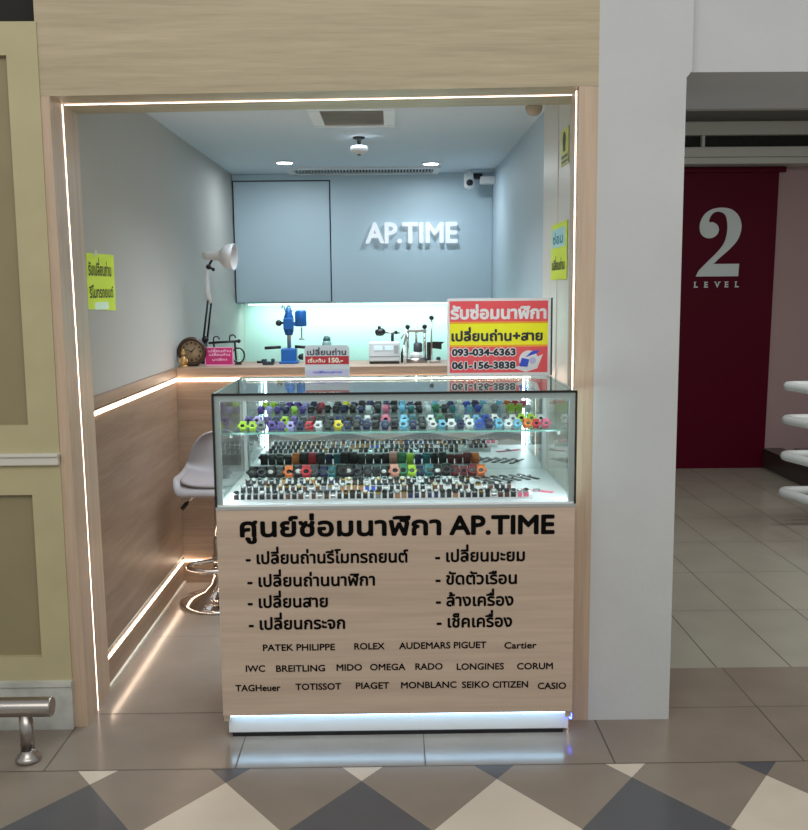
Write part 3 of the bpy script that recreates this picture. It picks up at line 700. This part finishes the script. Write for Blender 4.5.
def strap_proto(strap, case, dial, wd):
    mb = MB(); pts = []
    for a in range(-30, 171, 20):
        r = BR+.0012; ra = math.radians(a)
        pts.append((-r*math.cos(ra), BR+.002 + r*math.sin(ra)))
    for (y0, z0), (y1, z1) in zip(pts, pts[1:]):
        n = Vector((0, -(z0+z1)/2+BR*0, 0))
        mb.face([(-wd/2, y0, z0), (wd/2, y0, z0), (wd/2, y1, z1), (-wd/2, y1, z1)], 0)
    a = math.radians(62); nrm = Vector((0, -math.cos(a), math.sin(a))); c = Vector((0, 0, BR+.002)) + nrm*(BR+.001)
    mb.lathe([(wd*.60, 0), (wd*.64, .0025), (wd*.54, .0045)], c, nrm, 14, 1)
    mb.lathe([(wd*.50, .0046), (0, .0048)], c, nrm, 14, 2)
    o = mb.build('wristwatch', [cm(strap), cm(case), dial], normals=False)
    COL.objects.unlink(o); return o
PROTO = {}
def strap_watch(strap, case, dial, wd, loc, label, group):
    key = (strap, case, dial.name, wd)
    if key not in PROTO: PROTO[key] = strap_proto(strap, case, dial, wd)
    o = PROTO[key].copy(); COL.objects.link(o); o.location = loc; tag(o, label, 'watch', group); return o
def ordinal(n):
    return str(n) + ('th' if 10 <= n % 100 <= 20 else {1: 'st', 2: 'nd', 3: 'rd'}.get(n % 10, 'th'))
def pick(seq): return random.choice(seq)
BASIC = ['black']*13 + ['charcoal']*2 + ['brown']*3 + ['steel']*3 + ['navy', 'tan', 'white', 'grey']
ROWS = [('front row', 2.925, -.500, .415, DZ), ('second row', 3.035, -.495, .375, DZ), ('third row', 3.135, -.495, .250, DZ)]
for rn, yy, xa, xb, z in ROWS:
    o = MB().lathe([(BR, 0), (BR, xb-xa+.02)], (xa-.01, yy, z+BR+.002), (1, 0, 0), 20)
    o.box(xa-.01, xb+.01, yy-.005, yy+.008, z, z+.006)
    o = o.build('watch_display_bar', BARW, loc=((xa+xb)/2, yy, z)); tag(o, 'white padded display bar carrying the %s of strap watches on the case floor' % rn, 'display bar', 'padded watch display bars')
    n = int((xb-xa)/.0195)
    for k in range(n):
        x = xa + (k+.5)*(xb-xa)/n
        s = pick(BASIC)
        if rn == 'second row' and -.17 < x < -.10: s = 'tan'
        if rn == 'second row' and -.10 < x < -.06: s = 'blue'
        if rn == 'front row' and x > .37: s = pick(['pink', 'white', 'black'])
        if rn == 'front row' and .06 < x < .14: s = pick(['brown', 'navy'])
        cs = pick(['steel', 'steel', 'gold', 'black'] if s != 'steel' else ['steel'])
        dl = pick([DIALW, DIALB, DIALB])
        strap_watch(s, cs, dl, pick([.0125, .014, .0155]), (x, yy, z), '%s strap watch, %s from the left in the %s on the case floor' % (s, ordinal(k+1), rn), 'strap watches on the display bars')

# chunky watches standing on their closed straps
def chunky_proto(body, face):
    t = bpy.data.objects.new('chunky_wristwatch', None)
    H_, W_, TH = .044, .021, .0036
    mb = MB(); N = 22; out = []
    for k in range(N):
        a = 2*PI*k/N; yy = .019*math.cos(a); zz = H_/2 + H_/2*math.sin(a)
        out.append((yy, max(0, zz), .92 + .08*math.cos(a)))
    for k in range(N):
        (y0, z0, _), (y1, z1, _) = out[k], out[(k+1) % N]
        c = Vector((0, 0, H_/2)); s = 1-TH/.022
        i0 = (y0*s, H_/2+(z0-H_/2)*s); i1 = (y1*s, H_/2+(z1-H_/2)*s)
        mb.face([(-W_/2, y0, z0), (W_/2, y0, z0), (W_/2, y1, z1), (-W_/2, y1, z1)])
        mb.face([(-W_/2, i0[0], i0[1]), (W_/2, i0[0], i0[1]), (W_/2, i1[0], i1[1]), (-W_/2, i1[0], i1[1])])
        for sx in (-1, 1): mb.face([(sx*W_/2, y0, z0), (sx*W_/2, y1, z1), (sx*W_/2, i1[0], i1[1]), (sx*W_/2, i0[0], i0[1])])
    parts = [mb.build('strap', cm(body))]
    nrm = Vector((0, -.94, .34)); c = Vector((0, -.0165, H_*.56))
    mb = MB(); mb.lathe([(.0125, -.002), (.0145, .001), (.0145, .006), (.0115, .0085), (.0098, .0075)], c, nrm, 16)
    for s in (-1, 1):
        mb.box(s*.0145-.0022, s*.0145+.0022, c.y-.006, c.y, c.z-.004, c.z+.004)
    parts.append(mb.build('case', cm(body)))
    parts.append(MB().lathe([(.0098, .0074), (0, .0078)], c, nrm, 16).build('dial', face))
    for p in parts: p.parent = t; COL.objects.unlink(p)
    return t
CH = {}
def chunky(body, face, loc, rz, sc, label, group):
    key = (body, face.name)
    if key not in CH: CH[key] = chunky_proto(body, face)
    o = copy_tree(CH[key]); o.location = loc; o.rotation_euler = (0, 0, rz); o.scale = (sc*1.14, sc, sc*.88); tag(o, label, 'watch', group); return o
def chunky_row(rn, place, yy, z, xa, xb, colors, group, scl=(.9, 1.05)):
    n = len(colors)
    for k, c in enumerate(colors):
        if c is None: continue
        x = xa + (k+.5)*(xb-xa)/n
        f = pick([DIALB, DIALN, DIALN]) if c != 'black' else pick([DIALB, DIALN, DIALW])
        chunky(c, f, (x, yy+random.uniform(-.004, .004), z), random.uniform(-.18, .18), random.uniform(*scl), '%s chunky watch, %s from the left in the %s' % (c, ordinal(sum(1 for q in colors[:k+1] if q)), place), group)
chunky_row('back', 'back row on the case floor', 3.30, DZ, -.505, .315,
           ['black', 'charcoal', 'black', 'black', 'orange', 'black', 'red', 'charcoal', 'navy', 'teal', 'black', 'black', 'charcoal', 'black', 'black', 'black', 'salmon', 'green', 'lime green', 'navy', 'teal', 'black', 'black', 'dark red', 'dark red', 'dark red', 'orange'],
           'chunky watches at the back of the case floor', (.95, 1.22))
chunky_row('shelf front', 'front row on the glass shelf', 3.150, SZ, -.515, .515,
           ['lime green', 'lime green', 'grey', 'purple', 'purple', 'lilac', 'navy', 'red', 'white', 'black', 'yellow', 'navy', 'black', 'navy', 'black', 'navy', 'black', 'light blue', 'navy', 'black', 'white', 'light blue', 'white', 'navy', 'white', 'blue', 'navy', 'light blue', 'white', 'light blue', 'orange', 'red', 'pink'],
           'chunky watches in the front row on the shelf', (.76, .90))
chunky_row('shelf rear', 'rear row on the glass shelf', 3.28, SZ, -.515, .515,
           ['purple', 'lilac', 'purple', 'navy', 'lime green', 'purple', 'black', 'dark red', 'black', 'charcoal', 'navy', 'black', 'navy', 'white', 'black', 'pink', 'black', 'light blue', 'teal', 'black', 'white', 'green', 'black', 'teal', 'white', 'light blue', 'blue', 'white', 'grey', 'white', 'lime green', 'lime green', 'white'],
           'chunky watches in the rear row on the shelf', (.75, .9))
# slim watches laid flat at the right end of the case floor
def flat_proto(c):
    t = bpy.data.objects.new('slim_wristwatch', None)
    a = MB().box(-.0075, .0075, -.055, .055, 0, .0035, 0, .0012).build('strap', cm(c))
    b = MB().lathe([(.011, .002), (.0115, .006), (.009, .0075)], (0, 0, 0), n=16).build('case', cm('steel'))
    d = MB().lathe([(.0088, .0074), (0, .0078)], (0, 0, 0), n=16).build('dial', DIALB)
    for p in (a, b, d): p.parent = t; COL.objects.unlink(p)
    return t
fp = {c: flat_proto(c) for c in ('black', 'charcoal', 'pink')}
for k, (x, y, c) in enumerate(((.300, 3.22, 'black'), (.332, 3.23, 'charcoal'), (.364, 3.24, 'black'), (.396, 3.25, 'black'), (.428, 3.26, 'charcoal'), (.460, 3.27, 'black'))):
    o = copy_tree(fp[c]); o.location = (x, y, DZ); o.rotation_euler = (0, 0, .55)
    tag(o, '%s slim watch lying flat, %s from the left in the slanted set' % (c, ordinal(k+1)), 'watch', 'slim watches laid flat on the case floor')
o = copy_tree(fp['pink']); o.location = (.455, 3.03, DZ); o.rotation_euler = (0, 0, 1.1); tag(o, 'pink slim watch lying alone at the right end of the case floor', 'watch')

# ================================================================== SIGNS ON THE COUNTER
GT = CZ + .001
PINKRED = mat('sign_coral_red', (240, 84, 92), .4); YEL = mat('sign_yellow', (250, 240, 20), .4); ORG = mat('sign_orange', (248, 170, 30), .4)
SBLUE = mat('sign_blue', (44, 76, 206), .4); SRED = mat('sign_deep_red', (184, 24, 44), .4); SGREY = mat('sign_lilac', (198, 196, 226), .4)
x0, x1, y, z0, z1 = .189, .553, 3.39, GT, GT+.272
t = thing('repair_price_sign', 'large pink and yellow sign with phone numbers on the counter glass', 'sign', (.371, y, GT))
MB().box(x0, x1, y, y+.006, z0, z1).build('board', WHITE_PAPER, t)
MB().box(x1, x1+.006, y-.001, y+.012, z0, z1).build('side_edge', mat('teal_black_edge', (24, 50, 50), .4), t)
mb = MB(); H_ = z1-z0
def band(mbt, a, b, mi, xa=.008, xb=.010, dy=.0008): mbt.box(x0+xa, x1-xb, y-dy, y, z0+H_*a, z0+H_*b, mi)
band(mb, .70, .965, 0); band(mb, .675, .70, 2); band(mb, .40, .675, 1); band(mb, .375, .40, 2); band(mb, .04, .375, 0)
mb.build('printed_bands', [PINKRED, YEL, ORG], t)
ys = y-.0016
NAVY = mat('navy_ink', (28, 34, 52), .5)
def writing(mats, *lines):
    mb = MB()
    for s, px_, py_, z_, wd, hh, bd, mi in lines: add_text(mb, s, (px_, py_, z_), X, Z, width=wd, height=hh, bold=bd, mi=mi)
    mb.build('lettering', mats, t, normals=False)
writing(WHITE_PAPER, ('รับซ่อมนาฬิกา', x0+.014, ys, z0+H_*.74, .332, .040, .0026, 0))
writing(NAVY, ('เปลี่ยนถ่าน+สาย', x0+.016, ys, z0+H_*.455, .318, .032, .0020, 0))
for s_, zz in (('093-034-6363', .265), ('061-156-3838', .095)):
    writing([WHITE_PAPER, NAVY], (s_, x0+.017, ys, z0+H_*zz, .222, .023, .0048, 0), (s_, x0+.017, ys-.0008, z0+H_*zz, .222, .023, .0018, 1))
mb = MB(); cx, cz = x0+.287, z0+H_*.20
mb.lathe([(.034, 0), (.034, .001)], (cx, y-.0002, cz), (0, -1, 0), 28, 0)
mb.prism([(cx-.052, y-.0012, cz-.028), (cx+.05, y-.0012, cz+.02), (cx+.03, y-.0012, cz-.03), (cx-.01, y-.0012, cz-.042)], (0, .001, 0), 0)
mb.prism([(cx-.034, y-.0024, cz-.022), (cx-.004, y-.0024, cz-.024), (cx+.002, y-.0024, cz+.002), (cx-.024, y-.0024, cz+.008)], (0, .001, 0), 1)
mb.prism([(cx-.012, y-.0024, cz+.01), (cx+.03, y-.0024, cz+.024), (cx+.040, y-.0024, cz+.036), (cx+.01, y-.0024, cz+.03)], (0, .001, 0), 1)
mb.lathe([(.012, 0), (.012, .001)], (cx+.014, y-.0018, cz-.002), (0, -1, 0), 20, 2)
mb.build('watch_picture', [WHITE_PAPER, SBLUE, SGREY], t)
MB().prism([(x0+.17, y+.006, z0), (x0+.17, y+.045, z0), (x0+.17, y+.006, z0+.14)], (.02, 0, 0)).build('stand', WHITE, t)

x0, x1, y, z1 = -.315, -.157, 3.40, GT+.112
t = thing('battery_price_sign', 'small acrylic sign with a red band on the counter glass', 'sign', (-.236, y, GT)); H_ = z1-GT; z0 = GT
mb = MB(); r = .012
mb.prism([(x0, y, z0), (x1, y, z0), (x1, y, z1-r), (x1-r*.3, y, z1-r*.3), (x1-r, y, z1), (x0+r, y, z1), (x0+r*.3, y, z1-r*.3), (x0, y, z1-r)], (0, .004, 0))
mb.build('board', mat('grey_acrylic', (206, 212, 220), .25), t)
mb = MB(); mb.box(x0+.002, x1-.002, y-.0008, y, z0+H_*.40, z0+H_*.66, 0); mb.box(x0+.004, x1-.004, y-.0008, y, z0+H_*.04, z0+H_*.24, 1)
mb.build('printed_bands', [SRED, SGREY], t)
ys = y-.0016
CRM = mat('cream_ink', (244, 226, 210), .5)
writing(mat('grey_ink', (70, 72, 84), .5), ('เปลี่ยนถ่าน', x0+.010, ys, z0+H_*.70, .136, .018, .0011, 0))
writing(CRM, ('เริ่มต้น', x0+.012, ys, z0+H_*.47, .06, .011, .0006, 0))
writing(CRM, ('150.-', x0+.086, ys, z0+H_*.46, .048, .016, .0012, 0))
writing(SBLUE, ('เปลี่ยนสาย', x0+.03, ys, z0+H_*.12, .10, .007, .0004, 0))
MB().box(x0, x1, y-.012, y+.03, z0, z0+.003).build('foot', mat('clear_foot', (214, 226, 230), .2), t)

# ================================================================== NOTICES ON THE WALLS
LIME = mat('fluorescent_paper', (222, 244, 4), .5); INK = mat('dark_olive_ink', (44, 58, 24), .6); SILV = mat('clear_tape', (222, 232, 196), .25)
xw = -1.0455
t = thing('wall_notice', 'fluorescent yellow paper notice taped on the left plaster wall', 'notice', (xw, 3.49, 1.34))
MB().prism([(xw, 3.325, 1.346), (xw, 3.650, 1.335), (xw, 3.655, 1.541), (xw, 3.330, 1.537)], (.0015, 0, 0)).build('paper', LIME, t)
for s, zz, wd, hh in (('รับเปลี่ยนถ่าน', 1.462, .265, .042), ('รีโมทรถยนต์', 1.385, .28, .036)):
    mb = MB(); add_text(mb, s, (xw+.0022, 3.345, zz), Y, Z, width=wd, height=hh, bold=.0012); mb.build('lettering', INK, t, normals=False)
MB().box(xw+.0014, xw+.0024, 3.40, 3.56, 1.342, 1.368).build('tape', SILV, t); MB().box(xw+.0014, xw+.0024, 3.42, 3.45, 1.53, 1.552).build('tape', SILV, t)
xr = .6375
t = thing('wall_sticker', 'lower lime and light blue notice on the right pale panelling', 'notice', (xr, 3.75, 1.43))
MB().box(xr-.0012, xr, 3.56, 3.91, 1.437, 1.652).build('paper', LIME, t)
mb = MB(); mb.box(xr-.0018, xr-.001, 3.60, 3.89, 1.56, 1.632)
mb.build('pale_field', mat('pale_blue_print', (176, 224, 226), .5), t)
mb = MB(); add_text(mb, 'ซ่อม', (xr-.0024, 3.86, 1.575), (0, -1, 0), Z, width=.22, height=.034, bold=.002); mb.build('lettering', mat('teal_ink', (40, 140, 160), .5), t, normals=False)
mb = MB(); add_text(mb, 'เปลี่ยนถ่าน', (xr-.0024, 3.88, 1.475), (0, -1, 0), Z, width=.28, height=.036, bold=.0012); mb.build('lettering', INK, t, normals=False)
t = thing('warning_sticker', 'upper pale yellow camera warning notice high on the right pale panelling', 'notice', (xr, 3.63, 1.855))
MB().box(xr-.0012, xr, 3.555, 3.71, 1.855, 1.985).build('paper', mat('pale_yellow_paper', (226, 226, 96), .5), t)
mb = MB(); mb.lathe([(.030, 0), (.030, .001)], (xr-.0012, 3.64, 1.945), (-1, 0, 0), 20); mb.box(xr-.0022, xr-.001, 3.62, 3.66, 1.905, 1.93)
mb.build('camera_icon', mat('icon_black', (44, 44, 20), .5), t)
mb = MB(); mb.box(xr-.0022, xr-.001, 3.57, 3.69, 1.862, 1.872); mb.box(xr-.0022, xr-.001, 3.57, 3.69, 1.880, 1.890)
mb.build('printed_bars', mat('bar_grey', (84, 88, 84), .5), t)

# ================================================================== BUMPER RAIL
t = thing('bumper_rail', 'brushed steel floor bumper rail in front of the cream facade', 'rail', (-1.115, 2.765, 0))
RX, RY, RZ, RR = -1.035, 2.765, .170, .0295
MB().lathe([(RR, 0), (RR, 2.5), (RR, 2.985), (RR*.97, 2.992), (RR*.6, 2.993), (0, 2.993)], (RX-2.993, RY, RZ), (1, 0, 0), 32).build('rail_tube', STEEL, t)
for x in (-1.117, -2.4, -3.7):
    p = MB().cyl((x, RY, .03), (x, RY, RZ-.02), .020, n=24).build('post', STEEL, t)
    MB().lathe([(.036, 0), (.038, .008), (.033, .018), (.023, .024), (.021, .036)], (x, RY, 0), n=28).build('flange', STEEL, p)

# ================================================================== CORRIDOR THINGS
t = thing('level_sign', 'large pale numeral two with LEVEL beneath on the dark red panel', 'sign', (2.48, 7.385, 1.4))
P2 = [(50, 746), (60, 725), (95, 690), (130, 655), (150, 625), (158, 590), (157, 555), (148, 530), (128, 520), (108, 524), (95, 540), (93, 556), (105, 556), (122, 566), (128, 583), (122, 600), (105, 611), (85, 611), (67, 600), (59, 580), (62, 552), (78, 526), (103, 511), (135, 506), (170, 512), (196, 533), (208, 562), (207, 590), (196, 620), (172, 648), (140, 676), (112, 702), (205, 702), (203, 746)]
kx, kz = .335/158, .515/240
def smooth(pts, n=4):
    out = []
    for i in range(1, len(pts)-2):
        p = [Vector(q) for q in pts[i-1:i+3]]
        for k in range(n):
            u = k/n
            out.append(tuple(.5*((2*p[1]) + (p[2]-p[0])*u + (2*p[0]-5*p[1]+4*p[2]-p[3])*u*u + (3*p[1]-p[0]-3*p[2]+p[3])*u**3)))
    return out
P2 = P2[:2] + smooth(P2[1:32]) + P2[30:]
SIGNW = mat('sign_grey_white', (214, 226, 224), .5)
MB().prism([(2.308+(a-50)*kx, 7.384, 1.487+(746-b)*kz) for a, b in P2], (0, .006, 0)).build('numeral', SIGNW, t)
for k, ch in enumerate('LEVEL'):
    xx = 2.300+k*.0785; mb = MB(); add_text(mb, ch, (xx, 7.386, 1.405), X, Z, height=.042, bold=.002)
    if ch != 'V': mb.box(xx-.006, xx+.014, 7.386, 7.388, 1.404, 1.409); mb.box(xx-.006, xx+.014, 7.386, 7.388, 1.443, 1.448)
    else: mb.box(xx-.006, xx+.010, 7.386, 7.388, 1.443, 1.448); mb.box(xx+.026, xx+.044, 7.386, 7.388, 1.443, 1.448)
    mb.build('letter', SIGNW, t, normals=False)
# long wall-mounted air unit over the red panel
t = thing('corridor_air_unit', 'long pale air unit with a dark slotted grille above the red panel', 'air conditioner', (2.6, 7.3, 2.30))
UNITP = mat('air_unit_paint', (206, 208, 200), .5)
mb = MB(); mb.box(.8, 4.9, 7.20, 7.405, 2.352, 2.424, 0, .006); mb.box(.8, 4.9, 7.20, 7.405, 2.508, 2.605, 0, .006); mb.box(.8, 4.9, 7.26, 7.405, 2.424, 2.508); mb.box(.8, 4.9, 7.23, 7.405, 2.305, 2.352, 0, .004)
mb.build('casing', UNITP, t)
MB().box(.81, 4.89, 7.25, 7.262, 2.424, 2.508).build('dark_grille', mat('slot_mesh', (26, 30, 26), .7, var=.6, vscale=70), t)
for x in (.9, 2.27, 3.65): MB().box(x, x+.02, 7.205, 7.26, 2.424, 2.508).build('divider', UNITP, t)
MB().box(.81, 4.89, 7.30, 7.405, 2.605, 2.622).build('painted_top_shade', DARK, t)  # dark filler painted as the shade above the casing

# dark granite stair kerb and steps at the right
t = thing('stair_kerb', 'dark granite kerb along the foot of the stairs at the corridor end', 'kerb', (2.95, 7.0, 0))
MB().box(2.885, 3.02, 5.6, 7.40, 0, .14, 0, .006).build('stringer', GRANITE, t)
MB().box(2.875, 3.03, 5.6, 7.40, .14, .155, 0, .004).build('coping', GRANITE, t)
t = thing('stair_flight', 'dark granite stair steps rising beyond the kerb to the right', 'stairs', (3.8, 6.6, 0))
for k in range(5): MB().box(3.12+.28*k, 4.9, 5.75, 7.39, .15*k, .15*(k+1), 0, .004).build('step', GRANITE, t)
# white tubular rails
t = thing('tubular_railing', 'white tubular railing of four stacked bent rails beside the stairs', 'railing', (2.5, 5.5, 0))
def bend(p0, c, p1, n=8):
    return [p0] + [tuple((1-s)**2*a + 2*s*(1-s)*b + s*s*d for a, b, d in zip(p0, c, p1)) for s in [k/n for k in range(1, n)]] + [p1]
for z in (.838, .645, .434, .220):
    tip = Vector((2.235, 5.5, z))
    a = Vector((4.8, 5.58, z)); b = Vector((2.56, 4.35, z))
    p0 = tip + (a-tip).normalized()*.09; p1 = tip + (b-tip).normalized()*.09
    MB().tube([tuple(a), tuple(p0)] + bend(tuple(p0), tuple(tip), tuple(p1))[1:-1] + [tuple(p1), tuple(b)], .026, 14).build('rail', RAILWHITE, t)
for x, y in ((2.53, 4.45), (2.73, 5.52), (4.4, 5.57)): MB().cyl((x, y, 0), (x, y, .838), .022, n=16).build('post', RAILWHITE, t)
